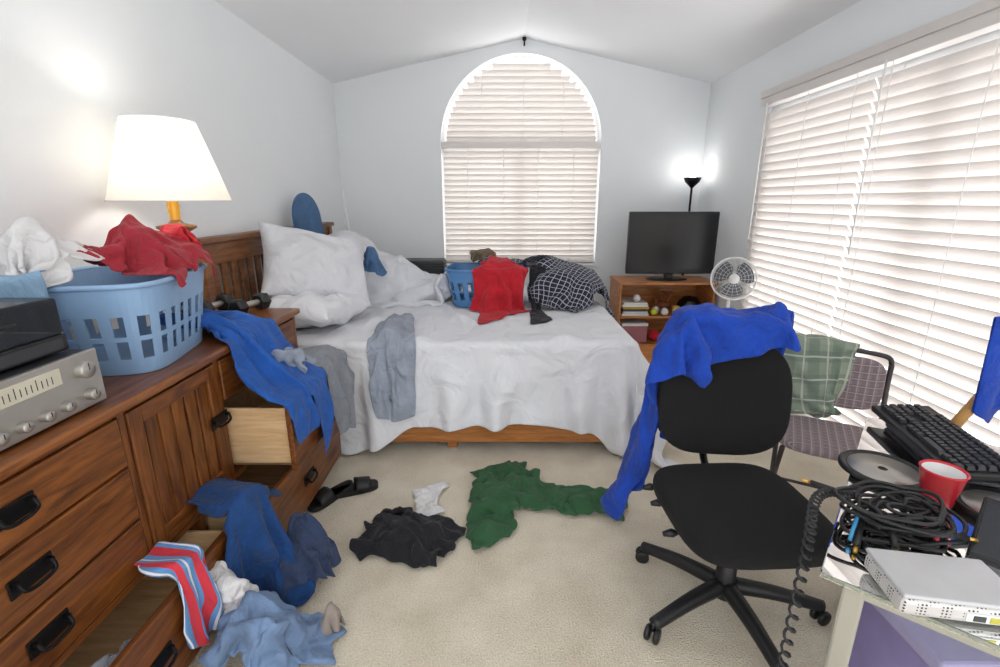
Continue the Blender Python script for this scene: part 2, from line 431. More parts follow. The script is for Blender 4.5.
def pull(y,z,x):
    dp.append(box('pull_plate',x,x+.006,y-.056,y+.056,z-.024,z+.024,m_blackm,.003))
    for s in (-1,1): dp.append(box('pull_post',x,x+.02,y+s*.042-.006,y+s*.042+.006,z+.002,z+.016,m_blackm,.003))
    dp.append(tube('pull_bail',spl([(x+.016,y-.042,z+.01),(x+.024,y-.040,z-.008),(x+.027,y-.022,z-.015),(x+.027,y,z-.016),(x+.027,y+.022,z-.015),(x+.024,y+.040,z-.008),(x+.016,y+.042,z+.01)],4),.005,m_blackm,8))
def front(y0,y1,z0,z1,x,pulls=None):
    dp.append(box('drawer_front',x-.02,x+.004,y0,y1,z0,z1,m_oak,.005))
    for p in (pulls or [(y0+y1)/2]): pull(p,(z0+z1)/2+.004,x+.004)
for z0,z1 in ((.732,.885),(.552,.724),(.385,.544)): front(.608,1.284,z0,z1,XF)
front(1.812,2.512,.715,.885,XF)
def drawer(y0,y1,z0,z1,x):
    front(y0,y1,z0,z1,x)
    b0,b1=z0+.02,z1-.03
    for a in ((x-.46,x-.02,y0+.02,y0+.032,b0,b1),(x-.46,x-.02,y1-.032,y1-.02,b0,b1),(x-.46,x-.448,y0+.02,y1-.02,b0,b1)): dp.append(box('drawer_side',*a,m_pine,.002))
    dp.append(box('drawer_bottom',x-.46,x-.02,y0+.02,y1-.02,b0,b0+.008,m_pine,0))
XA,XB_,XD=-.865,-.925,-.985
drawer(1.812,2.512,.39,.70,XA); drawer(1.582,2.512,.08,.35,XB_); drawer(.608,1.543,.08,.35,XD)
B('door_stile_1',XF-.02,XF+.004,1.32,1.375,.385,.885,mat=m_oakv);B('door_stile_2',XF-.02,XF+.004,1.72,1.775,.385,.885,mat=m_oakv)
B('door_rail_1',XF-.02,XF+.003,1.375,1.72,.83,.885);B('door_rail_2',XF-.02,XF+.003,1.375,1.72,.385,.45)
B('door_panel',XF-.018,XF-.012,1.37,1.725,.44,.84,mat=m_oakv,bev=0)
for i in range(5):
    y=1.385+i*.068; B('door_slat_%d'%i,XF-.014,XF-.003,y,y+.052,.445,.835,mat=m_oakv,bev=.004)
pull(1.745,.66,XF+.004)
group('dresser',dp,(-1.38,1.56,0))
pbox(-1.66,-1.10,.5,2.57,.36,.934)
pbox(-1.66,-1.12,.5,2.57,0,.36)
pbox(XA-.3,XA-.02,1.82,2.5,.39,.66);pbox(XA-.024,XA+.004,1.812,2.512,.39,.70)
pbox(XB_-.2,XB_-.02,1.6,2.5,.08,.32);pbox(XB_-.024,XB_+.004,1.582,2.512,.08,.35)
pbox(XD-.2,XD-.02,.62,1.53,.08,.27);pbox(XD-.024,XD+.004,.608,1.543,.08,.35)
pbox(-3,3,-.9,5.3,-.3,0)

# ================================================================ BED
bd=[]
def BB(n,*a,mat=m_bed,bev=.005): o=box(n,*a,mat,bev); bd.append(o); return o
BB('headboard_post_1',-1.65,-1.585,2.58,2.65,0,1.27,mat=m_bedh);BB('headboard_post_2',-1.65,-1.585,4.56,4.63,0,1.27,mat=m_bedh)
BB('headboard_cap',-1.655,-1.57,2.55,4.66,1.27,1.305,mat=m_bedh,bev=.008);BB('headboard_rail_top',-1.64,-1.60,2.65,4.56,1.15,1.27,mat=m_bedh)
BB('headboard_rail_low',-1.64,-1.60,2.65,4.56,.5,.62,mat=m_bedh)
for i in range(19): BB('headboard_slat_%d'%i,-1.63,-1.61,2.69+i*.1,2.745+i*.1,.62,1.15,mat=m_bedh)
BB('side_rail_1',-1.6,.84,2.66,2.69,.07,.27);BB('side_rail_2',-1.6,.84,4.57,4.6,.07,.27);BB('foot_rail',.81,.84,2.69,4.57,.07,.27)
for x in (-1.4,-.3,.78):
    for y in (2.75,4.5): BB('leg',x-.03,x+.03,y-.03,y+.03,0,.08)
BB('box_spring',-1.58,.79,2.71,4.55,.16,.36,mat=m_sheet,bev=.02);BB('mattress',-1.58,.79,2.71,4.55,.36,.68,mat=m_sheet,bev=.05)
group('bed',bd,(-.4,3.6,0))
pbox(-1.6,.80,2.69,4.57,.28,.685); pbox(-1.6,.84,2.655,4.6,.05,.275); pbox(-1.66,-1.57,2.55,4.66,0,1.3)
over=[(-1.3,.5),(-1.1,.64),(-.9,.68),(-.75,.62),(-.5,.48),(-.2,.46),(.2,.44),(.5,.48),(.72,.66),(.9,.74),(1.3,.70)]
def ov_(x):
    for (a,p),(b,q) in zip(over,over[1:]):
        if a<=x<=b: t=(x-a)/(b-a); t=t*t*(3-2*t); return p+(q-p)*t
    return over[0][1] if x<over[0][0] else over[-1][1]
def sheetpl(x,y):
    o=ov_(x); Y=2.66-o+(y/2.4)*(4.75-2.66+o)
    nv=noise.noise_vector(Vector((x*2.5,Y*2.5,1)))
    n=nv.x*.03+abs(noise.noise(Vector((x*5+y*2,y*3,9))))*.06+abs(noise.noise(Vector((x*3-y*2,y*5,19))))*.05
    kx=max(0,min(1,(x-.78)/.3))
    wx=.05*(.5+.5*math.sin(Y*15+3*noise.noise(Vector((Y*3,0,8)))))*kx
    if Y<2.66:
        e=2.66-Y
        r=(.5+.5*math.sin(x*17+e*2.5+5*noise.noise(Vector((x*2.0,e,4)))))*.11*min(1,e*3.0)+abs(noise.noise(Vector((x*6,e*3,2))))*.05*min(1,e*4)
        return Vector((x,2.655-r,max(.02,.705-e)))
    return Vector((x,Y,.705+max(0,n+.01)*min(1,(Y-2.66)*10)+wx))
cloth('bed_sheet',[(-1.30,0),(1.24,0),(1.24,2.4),(-1.30,2.4)],.027,sheetpl,m_sheet,None,.004,bend=2.5)
def pillow(name,w,h,t,mat,mtx,seed=0):
    n=28;V=[];F=[]
    for sd in (1,-1):
        for i in range(n+1):
            for j in range(n+1):
                u=2*i/n-1;v=2*j/n-1
                e=max(0,(1-abs(u)**3.0))*max(0,(1-abs(v)**3.0))
                z=sd*t*.5*(e**.55)
                k=1-.09*(1-abs(v)**2)*(abs(u)**4)
                k2=1-.11*(1-abs(u)**2)*(abs(v)**4)
                p=Vector((u*w/2*k,v*h/2*k2,z))
                nz=noise.noise(Vector((u*2.2+seed,v*2.2,sd*2)))*.045+abs(noise.noise(Vector((u*4+seed,v*3,sd*3))))*.035
                p.z+=nz*e**.3
                V.append(mtx@p)
    N=(n+1)**2
    for sd in range(2):
        for i in range(n):
            for j in range(n):
                a=sd*N+i*(n+1)+j; f=(a,a+n+1,a+n+2,a+1); F.append(f if sd==0 else f[::-1])
    o=obj(name,V,F,mat,True)
    bm=bmesh.new(); bm.from_mesh(o.data); bmesh.ops.remove_doubles(bm,verts=bm.verts,dist=.002); bm.to_mesh(o.data); bm.free()
    for p in o.data.polygons: p.use_smooth=True
    md=o.modifiers.new('s','SUBSURF'); md.levels=1; md.render_levels=1
    return o
pillow('pillow',.62,.52,.2,m_sheet,xf((-1.20,3.05,.82),.03,.05,math.radians(80)),1)
pillow('pillow',.74,.56,.22,m_duvet,xf((-1.24,3.25,1.07),0,0,math.radians(46))@Euler((math.radians(56),0,0)).to_matrix().to_4x4()@Matrix.Rotation(math.radians(-16),4,'Z'),5)
psph((-1.30,4.05,.92),.30,(.7,1.2,1));psph((-1.02,4.0,.82),.2,(1.2,1.3,1));psph((-.70,3.95,.74),.14,(1.8,1.5,1))
cloth('white_duvet',[(-.85,-.7),(.85,-.7),(.9,.6),(-.85,.65)],.04,crum((-.95,4.0,1.28),.1,.72,.72,.12,4,2,-.35),m_duvet,None,.04,bend=3,sub=2)
def ring(L,W,sc,z,n=96):
    out=[]
    for i in range(n):
        a=2*math.pi*i/n; c,s=math.cos(a),math.sin(a); e=.38
        out.append(Vector((L/2*sc*math.copysign(abs(c)**e,c),W/2*sc*math.copysign(abs(s)**e,s),z)))
    P=out+[out[0]]; d=[0]
    for i in range(n): d.append(d[-1]+(P[i+1]-P[i]).length)
    R=[];k=0
    for i in range(n):
        t=d[-1]*i/n
        while d[k+1]<t: k+=1
        f=(t-d[k])/(d[k+1]-d[k]+1e-9); R.append(P[k].lerp(P[k+1],f))
    return R
def basket(name,L,W,H,mat,mtx):
    n=96
    lv=[0,.02,.05,.11,.125,.19,.205,.25,.28]
    lv=[q*H/.28 for q in lv]
    V=[];F=[]
    for q in lv: V+=ring(L,W,.82+.18*q/H,q)
    for j in range(len(lv)-1):
        for i in range(n):
            ni=(i+1)%n
            if (j in (2,4)) and i%4 in (1,2) : continue
            F.append((j*n+i,j*n+ni,(j+1)*n+ni,(j+1)*n+i))
    F.append(tuple(reversed(range(n))))
    V=[mtx@v for v in V]
    o=obj('body',V,F,mat,False); md=o.modifiers.new('s','SOLIDIFY'); md.thickness=.004
    r=tube('rim',[mtx@(v*1.012) for v in ring(L,W,1.0,H)],.009,mat,8,True)
    V=[mtx@v for v in ring(L,W,.84,0,24)+ring(L,W,1.04,H+.004,24)]
    F=[tuple(reversed(range(24))),tuple(range(24,48))]+[(i,(i+1)%24,24+(i+1)%24,24+i) for i in range(24)]
    prox(obj('proxy',V,F))
    return group(name,[o,r],tuple(mtx.translation))
AB=math.radians(12)
bc=(-1.385,1.725,.936)
basket('laundry_basket',.45,.57,.30,m_basket,xf(bc,0,0,AB))
basket('laundry_basket',.62,.44,.28,m_basket2,xf((-.10,3.78,.71),0,0,math.radians(-4)))
print('build1',time.time()-T0)
run_sim(55)
print('sim1',time.time()-T0)

# ---- stage 2 clothes
psph((-.80,3.35,.72),.08,(1,2.5,1))
cloth('grey_shirt',[(-.10,-.80),(.12,-.80),(.17,-.4),(.21,.0),(.20,.20),(.17,.40),(.03,.42),(.01,.30),(-.03,.30),(-.05,.42),(-.17,.39),(-.2,.1),(-.17,-.35)],.018,drape((-.63,2.60),(0.12,-1),.755,.01,.06,8,3,.85,True,.04),m_grey2,lambda x,y:-.45<y<-.1 and abs(x)<.06)
psph((-1.33,1.86,1.24),.15,(1.1,1.3,.65));psph((-1.45,1.60,1.24),.13,(1.1,1.1,.7))
cloth('red_shirt',RECT(.70,.62),.019,crum((-1.32,1.78,1.36),.25,.66,.75,.07,7,1),m_dred,lambda x,y:abs(x)<.05 and abs(y)<.05)
cloth('red_tshirt',RECT(.42,.4),.019,crum((-1.32,1.98,1.37),.1,.65,.6,.06,8,9),m_red,lambda x,y:abs(x)<.05 and abs(y)<.05)
cloth('white_towel',RECT(.6,.5),.019,crum((-1.47,1.50,1.36),.3,.6,.7,.07,7,3),m_whitef,lambda x,y:abs(x)<.06 and abs(y)<.06)
cloth('light_blue_towel',[(-.13,-.05),(.13,-.05),(.15,.1),(.12,.24),(0,.27),(-.14,.22)],.016,drape((-1.45,1.37),(.2,-.98),1.285,.03,.05,8,5,.85,True,.04),m_ltblue,lambda x,y:y<.0)
cloth('blue_sweatshirt',[(-.26,-.22),(.22,-.3),(.29,.1),(.29,.5),(.30,.78),(.16,.82),(.08,.50),(.0,.48),(-.02,.66),(-.18,.68),(-.28,.3)],.02,hang(-1.17,2.02,.96,1,-.09,.08,8,8,.85),m_blue2,lambda x,y:y<-.02 and abs(x)<.15)
psph((-1.0,2.25,.62),.15,(.8,1.8,.9))
cloth('grey_tshirt',[(-.2,-.16),(.2,-.16),(.24,.1),(.22,.32),(.05,.46),(-.1,.38),(-.22,.40)],.018,drape((-.88,2.36),(1,.12),.745,.03,.06,9,12,.8,True,.03),m_greyf,lambda x,y:-.12<y<.0 and abs(x)<.1)
cloth('grey_sweater',RECT(.5,.45),.02,crum((-1.0,2.15,.80),.2,.6,.7,.07,8,14),m_grey2,lambda x,y:abs(x)<.05 and abs(y)<.05)
cloth('teal_sweatpants',[(-.2,-.2),(.2,-.2),(.19,.2),(.2,.70),(.06,.76),(-.02,.70),(-.2,.72)],.018,drape((-.93,1.53),(1,-.2),.44,.03,.07,7,22,.75,True,.03,.03,(.1,-1)),m_dblue,lambda x,y:y<.0 and abs(x)<.12)
cloth('striped_shirt',[(-.13,-.14),(.13,-.14),(.15,.10),(.12,.28),(-.04,.31),(-.15,.22)],.015,drape((-.97,1.25),(1,-.1),.41,.03,.06,10,25,.68,True,.03),m_stripe,lambda x,y:y<-.0 and abs(x)<.08)
psph((-.82,1.66,.03),.12,(1.0,1.3,1))
cloth('denim_shorts',RECT(.46,.50),.017,crum((-.80,1.64,.17),.5,.72,.72,.09,8,31),m_navy,lambda x,y:abs(x)<.07 and abs(y)<.07,bend=2,thick=.008)
psph((-.80,1.30,.0),.11,(1.2,1.3,1))
cloth('light_jeans',[(-.17,.35),(.17,.35),(.24,-.30),(.03,-.32),(.0,.0),(-.03,-.32),(-.24,-.30)],.018,crum((-.77,1.27,.13),1.35,.78,.68,.09,8,33),m_denim,lambda x,y:abs(x)<.06 and 0<y<.12,bend=2,thick=.008)
cloth('white_tshirt',RECT(.4,.42),.018,crum((-.90,1.33,.21),.6,.6,.6,.08,8,35),m_whitef,lambda x,y:abs(x)<.05 and abs(y)<.05)
cloth('knit_beanie',RECT(.22,.24),.016,crum((-.60,1.38,.06),.5,.7,.7,.05,8,37),m_beige,lambda x,y:abs(x)<.02 and abs(y)<.02)
cloth('blue_jeans',[(-.16,-.14),(.18,-.12),(.2,.2),(-.14,.24)],.018,crum((-1.05,1.78,.46),.3,.8,.8,.07,9,61),m_navy)
cloth('grey_hoodie',RECT(.4,.3),.018,crum((-1.09,1.0,.40),.2,.4,.8,.06,9,63),m_greyf)
psph((.0,2.15,-.04),.09,(1.6,1.5,1));psph((.4,2.17,-.06),.1,(2,.8,1))
cloth('green_trousers',[(-.22,.34),(.16,.36),(.24,.14),(.72,.02),(.68,-.19),(.2,-.14),(.05,-.05),(.02,-.38),(-.18,-.42),(-.24,0)],.019,crum((.04,2.17,.07),0,.84,.9,.09,8,41),m_green,bend=3,thick=.01)
psph((-.42,1.87,-.03),.10,(1.7,1.2,1))
cloth('black_tshirt',RECT(.54,.46),.018,crum((-.42,1.87,.09),-.3,.80,.70,.09,8,43),m_blackf,bend=2,thick=.008)
cloth('white_sock',[(-.07,-.1),(.07,-.1),(.07,.06),(.16,.1),(.14,.17),(-.03,.14)],.011,crum((-.38,2.11,.03),.4,1,1,.04,12,45),m_whitef,thick=.008)
psph((.50,3.8,.80),.19,(1.7,1.5,1.1));psph((-.05,3.85,.98),.12,(1.5,1,.5));psph((.33,3.85,.98),.13,(1.2,1,.7))
cloth('red_pullover',[(-.2,-.3),(.24,-.3),(.27,.1),(.28,.36),(.12,.40),(.0,.60),(-.20,.64),(-.17,.34),(-.28,.28),(-.25,.1)],.018,drape((.0,3.53),(.06,-1),1.03,.02,.10,6,50,.85,True,.05,.74),m_red,lambda x,y:-.25<y<-.1 and abs(x)<.1,bend=.2)
cloth('black_plaid_shirt',LS,.023,crum((.46,3.74,1.12),-.35,.98,1.05,.10,5,52),m_plaid,bend=1)
cloth('tan_shirt',RECT(.4,.35),.02,crum((-.15,3.95,1.07),.3,.7,.7,.05,7,54),m_tan,lambda x,y:abs(x)<.1 and abs(y)<.08)
cloth('black_trousers',[(-.1,-.3),(.1,-.3),(.12,.35),(.14,.62),(-.06,.66)],.018,drape((.27,3.55),(-.05,-1),1.0,.02,.07,8,56,.7,True,.05,.74),m_blackf,lambda x,y:y<-.15)
psph((-.98,3.62,.80),.14,(1,1.2,1.4))
cloth('denim_shirt',RECT(.45,.55),.02,crum((-.97,3.60,1.12),.5,.7,.7,.05,7,4,0),m_stblue,lambda x,y:abs(x)<.04 and abs(y)<.04,bend=1)

def dumb(loc,rz):
    ps=[]
    R=Matrix.Rotation(rz,4,'Z')
    def L(n,prof,mat,seg): return lathe(n,prof,mat,loc,seg,R@Matrix.Rotation(math.pi/2,4,'Y')@Matrix.Rotation(math.pi/6,4,'Z'),False,True)
    ps.append(L('handle',[(.014,-.06),(.017,0),(.014,.06)],m_silver,16))
    for s in (-1,1):
        a,b=(.055,.115) if s>0 else (-.115,-.055)
        ps.append(L('hex_head',[(.036,a),(.046,a+.008),(.046,b-.008),(.036,b)],m_black,6))
    return group('dumbbell',ps,loc)
dumb((-1.30,2.45,.980),1.35);dumb((-1.47,2.42,.980),1.5)

lx,ly=-1.395,2.12
lp=[lathe('turned_base',[(0,.934),(.085,.934),(.085,.95),(.05,.965),(.03,.985),(.045,1.03),(.055,1.10),(.045,1.18),(.022,1.24),(.03,1.27),(.022,1.30),(.03,1.36),(.075,1.385),(.075,1.395),(.03,1.405),(.02,1.42),(0,1.42)],m_lampw,(lx,ly,0)),
    lathe('brass_neck',[(.022,1.40),(.02,1.42),(.024,1.48),(.02,1.50),(.02,1.56),(0,1.56)],M('gold_neck',C(216,160,56),.35,.4),(lx,ly,0),20)]
def shade_mat():
    m,n,l,b=nt('lamp_shade_fabric'); b.inputs['Base Color'].default_value=C(250,246,238)
    tr=n.new('ShaderNodeBsdfTranslucent'); tr.inputs['Color'].default_value=C(255,248,236)
    mx=n.new('ShaderNodeMixShader'); mx.inputs[0].default_value=.4
    l.new(b.outputs[0],mx.inputs[1]); l.new(tr.outputs[0],mx.inputs[2]); l.new(mx.outputs[0],n['Material Output'].inputs['Surface']); return m
lp.append(lathe('shade',[(.225,1.50),(.13,1.815)],shade_mat(),(lx,ly,0),48))
lp.append(tube('shade_ring_low',[(lx+.225*math.cos(a*math.pi/24),ly+.225*math.sin(a*math.pi/24),1.50) for a in range(48)],.003,m_trim,6,True))
lp.append(tube('shade_ring_top',[(lx+.13*math.cos(a*math.pi/24),ly+.13*math.sin(a*math.pi/24),1.815) for a in range(48)],.003,m_trim,6,True))
def emis(name,col,st):
    m,n,l,b=nt(name); b.inputs['Base Color'].default_value=col; b.inputs['Emission Color'].default_value=col; b.inputs['Emission Strength'].default_value=st; return m
lp.append(lathe('bulb',[(0,1.56),(.015,1.56),(.03,1.62),(.032,1.65),(.02,1.68),(0,1.69)],emis('bulb_glow',C(255,244,225),6),(lx,ly,0),16))
group('table_lamp',lp,(lx,ly,.934))

rp=[box('body',-1.58,-1.165,.80,1.30,.94,1.095,m_dgrey,.004),box('faceplate',-1.165,-1.15,.79,1.305,.942,1.097,m_silver,.003),
    box('dial_window',-1.151,-1.1475,.82,1.18,1.035,1.080,M('dial_glass',C(196,190,172),.2),.001)]
for i in range(24): rp.append(box('dial_tick',-1.1478,-1.147,.83+i*.014,.832+i*.014,1.045,1.065 if i%4 else 1.072,m_black,0))
RY=Matrix.Rotation(math.pi/2,4,'Y')
for y,z,r in ((1.245,1.052,.024),(.87,.975,.014),(.93,.975,.014),(.99,.975,.014),(1.05,.975,.014),(1.11,.975,.014),(1.17,.975,.014),(1.25,.978,.016)):
    rp.append(lathe('knob',[(r,0),(r,.018),(r*.9,.022),(0,.022)],m_silver,(-1.15,y,z),20,RY))
    rp.append(box('knob_mark',-1.128,-1.127,y-.001,y+.001,z,z+r*.8,m_black,0))
group('stereo_receiver',rp,(-1.36,1.03,.94))
def smoke():
    m,n,l,b=nt('smoke_acrylic'); b.inputs['Base Color'].default_value=C(90,90,94); b.inputs['Roughness'].default_value=.06; b.inputs['Transmission Weight'].default_value=.75; b.inputs['IOR'].default_value=1.1; return m
tp=[box('plinth',-1.58,-1.19,.80,1.27,1.105,1.150,m_black,.004),box('dust_cover',-1.578,-1.192,.802,1.268,1.151,1.25,smoke(),.008),lathe('foot',[(0,0),(.02,0),(.02,.008)],m_black,(-1.25,.85,1.097),12),
    box('front_strip',-1.19,-1.186,.82,1.25,1.112,1.143,m_dgrey,.002),lathe('platter',[(0,0),(.15,0),(.15,.018),(.148,.02),(0,.02)],m_silver,(-1.39,1.0,1.153),40),
    lathe('platter_mat',[(0,0),(.14,0),(.14,.004),(0,.004)],m_black,(-1.39,1.0,1.173),40),tube('tonearm',[(-1.26,1.2,1.19),(-1.28,1.08,1.19),(-1.33,1.02,1.185)],.004,m_silver,8)]
group('turntable',tp,(-1.38,1.0,1.1))

mb=[box('body',-.92,-.50,4.25,4.47,.80,.99,m_dgrey,.02)]
for i in range(7): mb.append(box('rib_%d'%i,-.925,-.495,4.24,4.48,.82+i*.023,.828+i*.023,m_black,.002))
group('storage_crate',mb,(-.72,4.35,.8))
box('book',-.92,-.5,4.23,4.49,.72,.80,m_tan,.01)

ib=[]
pr=[]
for i in range(25):
    a=math.pi*i/24; pr.append((.13*math.cos(a),.62+.2*math.sin(a)))
pr+=[(-.16,-.0),(.16,-.0)]
n=len(pr);V=[]
for z in (0,.035): V+=[(x,y,z) for x,y in pr]
F=[tuple(range(n))[::-1],tuple(range(n,2*n))]+[(i,(i+1)%n,n+(i+1)%n,n+i) for i in range(n)]
mt=xf((-1.46,3.82,.74))@Matrix.Rotation(math.radians(62),4,'Z')@Matrix.Rotation(math.radians(84),4,'X')
ib.append(obj('padded_board',[mt@Vector(v) for v in V],F,m_stblue))
md=ib[0].modifiers.new('b','BEVEL'); md.width=.012; md.segments=3
ib.append(tube('leg_tube',[(-1.33,4.45,.75),(-1.42,4.50,1.62)],.01,m_white,8))
group('ironing_board',ib,(-1.46,3.8,.7))

# ================================================================ BOOKCASE + TV
sp=[]
def BS(n,*a,mat=m_shelf,bev=.004): o=box(n,*a,mat,bev); sp.append(o)
x0,x1,y0,y1=1.14,2.05,4.50,4.92
BS('top',x0-.01,x1+.01,y0-.015,y1,.73,.755);BS('side_l',x0,x0+.02,y0,y1,0,.73);BS('side_r',x1-.02,x1,y0,y1,0,.73)
BS('shelf_1',x0+.02,x1-.02,y0+.01,y1,.40,.42);BS('shelf_2',x0+.02,x1-.02,y0+.01,y1,.12,.14);BS('back',x0,x1,y1-.01,y1,0,.73);BS('kick',x0+.02,x1-.02,y0+.02,y0+.03,0,.12)
group('bookcase',sp,(1.58,4.7,0))
tv=[box('bezel',1.21,2.05,4.60,4.65,.82,1.40,m_black,.01),box('screen',1.235,2.025,4.597,4.601,.86,1.375,M('tv_screen',C(6,7,10),.3),.001),box('back_bulge',1.35,1.87,4.64,4.70,.92,1.3,m_black,.02),
    box('neck',1.59,1.67,4.62,4.65,.77,.84,m_black,.005),lathe('foot',[(0,0),(.2,0),(.2,.006),(.17,.012),(0,.014)],m_black,(1.63,4.68,.757),32,Matrix.Diagonal((1,.6,1,1)))]
group('television',tv,(1.63,4.62,.756))
bk=[]
for i,c in enumerate((C(225,222,215),C(210,214,220),C(60,60,70),C(190,160,60),C(235,235,235),C(222,222,218))):
    bk.append(box('magazine_%d'%i,1.18+.01*(i%2),1.44-.01*(i%3),4.53,4.85,.421+i*.022,.441+i*.022,M('paper_%d'%i,c,.6),.002))
group('magazine_stack',bk,(1.3,4.7,.422))
def ball(name,c,r,mat):
    bm=bmesh.new(); bmesh.ops.create_uvsphere(bm,u_segments=24,v_segments=16,radius=r)
    bmesh.ops.translate(bm,verts=bm.verts,vec=c); return from_bm(name,bm,mat,True)
for cxx,czz in ((1.60,.421),(1.32,.553),(1.54,.421)):
    yy=4.56 if cxx!=1.54 else 4.64
    bb=ball('ball',(cxx,yy,czz+.038),.037,m_whitef)
    se=[tube('seam_%d'%s,[(cxx+.0375*math.cos(t),yy-.010*s*abs(math.cos(t))-.01,czz+.038+.0355*math.sin(t)) for t in [k*.25 for k in range(12)]],.001,m_red,4) for s in (-1,1)]
    group('baseball',[bb]+se,(cxx,yy,czz))
ball('tennis_ball',(1.50,4.57,.454),.033,M('tennis_felt',C(190,200,60),.95))
gl=[]
for k in range(4):
    gl.append(tube('finger_%d'%k,spl([(1.60+k*.03,4.78,.46),(1.59+k*.035,4.76,.54),(1.60+k*.036,4.72,.62)],5),.02,M('glove_leather%d'%k,C(132,78,42),.6),10))
gl.append(tube('thumb',spl([(1.60,4.76,.45),(1.56,4.72,.50),(1.55,4.70,.56)],5),.02,M('glove_leather_t',C(132,78,42),.6),10))
gl.append(lathe('palm',[(0,-.04),(.05,-.035),(.075,0),(.05,.035),(0,.04)],M('glove_leather_p',C(120,70,38),.6),(1.65,4.77,.485),20))
group('baseball_glove',gl,(1.65,4.76,.43))
hm=lathe('shell',[(.0,.17),(.06,.16),(.10,.12),(.125,.05),(.12,0),(.105,0)],M('helmet_black',C(18,18,24),.15),(1.88,4.68,.422),28)
hb=box('brim',1.79,1.97,4.53,4.6,.44,.452,m_black,.005)
group('batting_helmet',[hm,hb],(1.88,4.66,.422))
mg=[lathe('body',[(0,0),(.036,0),(.038,.09),(.034,.09),(.032,.006),(0,.006)],M('yellow_mug',C(200,160,70),.4),(1.71,4.56,.421),20),tube('handle',[(1.748,4.56,.495),(1.77,4.56,.48),(1.77,4.56,.455),(1.747,4.56,.44)],.005,M('mug_handle',C(200,160,70),.4),6)]
group('coffee_mug',mg,(1.71,4.56,.42))
ball('red_ball',(1.54,4.62,.201),.06,m_red)
ft=[lathe('body',[(0,-.12),(.03,-.10),(.055,-.05),(.062,0),(.055,.05),(.03,.10),(0,.12)],M('football_leather',C(120,70,44),.6),(1.74,4.62,.204),20,Matrix.Rotation(math.pi/2,4,'Y')@Matrix.Rotation(.3,4,'X'))]
ft.append(box('laces',1.70,1.78,4.615,4.625,.264,.268,m_white,.001)); group('american_football',ft,(1.74,4.62,.142))
bx=[box('carton',1.2,1.45,4.56,4.85,.142,.32,M('pink_carton',C(170,110,120),.7),.006),box('lid',1.195,1.455,4.555,4.855,.31,.34,m_white,.006)]
group('shoe_box',bx,(1.3,4.7,.14))
pbox(1.12,2.05,4.51,4.92,.0,.14)
cloth('maroon_shirt',RECT(.3,.26),.02,crum((1.91,4.72,.22),.3,.5,.7,.08,9,70),m_dred)
et=[box('top',1.04,1.44,3.35,3.75,.34,.365,m_shelf,.006)]
for x in (1.07,1.38):
    for y in (3.38,3.69): et.append(box('leg',x,x+.03,y,y+.03,0,.34,m_shelf,.004))
et.append(box('apron',1.07,1.41,3.385,3.4,.20,.34,m_shelf,.003)); et.append(box('apron_side',1.075,1.09,3.4,3.7,.20,.34,m_shelf,.003))
group('end_table',et,(1.24,3.55,0))
tp=[tube('pole',[(1.93,5.05,.02),(1.93,5.05,1.64)],.011,m_blackm,10),lathe('bowl',[(.012,1.62),(.03,1.64),(.07,1.68),(.085,1.72),(.08,1.72),(.06,1.685),(0,1.67)],m_blackm,(1.93,5.05,0),28),
    lathe('base',[(0,.0),(.12,0),(.12,.015),(.03,.03),(0,.03)],m_blackm,(1.93,5.05,0),28),ball('bulb',(1.93,5.05,1.73),.03,emis('torch_glow',C(255,250,240),8))]
group('torchiere_lamp',tp,(1.93,5.05,0))
fp=[];fcn=Vector((1.86,3.8,.90));rot=Matrix.Translation(fcn)@Matrix.Rotation(math.radians(-22),4,'Z')@Matrix.Rotation(math.radians(-6),4,'X')
def circ(r,y,n=40): return [rot@Vector((r*math.cos(2*math.pi*i/n),y,r*math.sin(2*math.pi*i/n))) for i in range(n)]
fp.append(tube('grille_rim',circ(.165,0),.008,m_white,8,True))
for k,r in enumerate((.055,.08,.105,.13,.15)): fp.append(tube('grille_ring_%d'%k,circ(r,-.045+.16*r),.0012,m_white,5,True))
for i in range(20):
    a=2*math.pi*i/20; fp.append(tube('grille_wire_%d'%i,[rot@Vector((r*math.cos(a),y,r*math.sin(a))) for r,y in ((.04,-.05),(.12,-.042),(.165,0),(.13,.05),(.05,.06))],.0012,m_white,5))
fp.append(lathe('hub_cap',[(0,-.02),(.035,-.02),(.04,0),(.03,.012),(0,.015)],m_white,(0,0,0),24,rot@Matrix.Translation((0,-.052,0))@Matrix.Rotation(math.pi/2,4,'X')))
fp.append(lathe('motor',[(0,0),(.05,0),(.055,.02),(.05,.09),(.03,.11),(0,.11)],m_white,(0,0,0),24,rot@Matrix.Translation((0,.05,0))@Matrix.Rotation(-math.pi/2,4,'X')))
m_fan=M('fan_blade_grey',C(88,92,100),.4)
for k in range(3):
    V=[];F=[]
    for i in range(9):
        for j in range(9):
            r=.03+.115*i/8; a=k*math.pi*2/3+.5+(j/8-.5)*(1.2+.5*math.sin(math.pi*i/8)); V.append(rot@Vector((r*math.cos(a),(j/8-.5)*.045,r*math.sin(a))))
    for i in range(8):
        for j in range(8): q=i*9+j; F.append((q,q+1,q+10,q+9))
    fp.append(obj('blade_%d'%k,V,F,m_fan,True))
fp.append(tube('stand_pole',[(1.87,3.86,.03),(1.87,3.86,.84)],.014,m_white,10));fp.append(lathe('stand_base',[(0,0),(.13,0),(.13,.012),(.05,.03),(0,.035)],m_white,(1.86,3.86,0),32))
group('pedestal_fan',fp,(1.86,3.84,0))

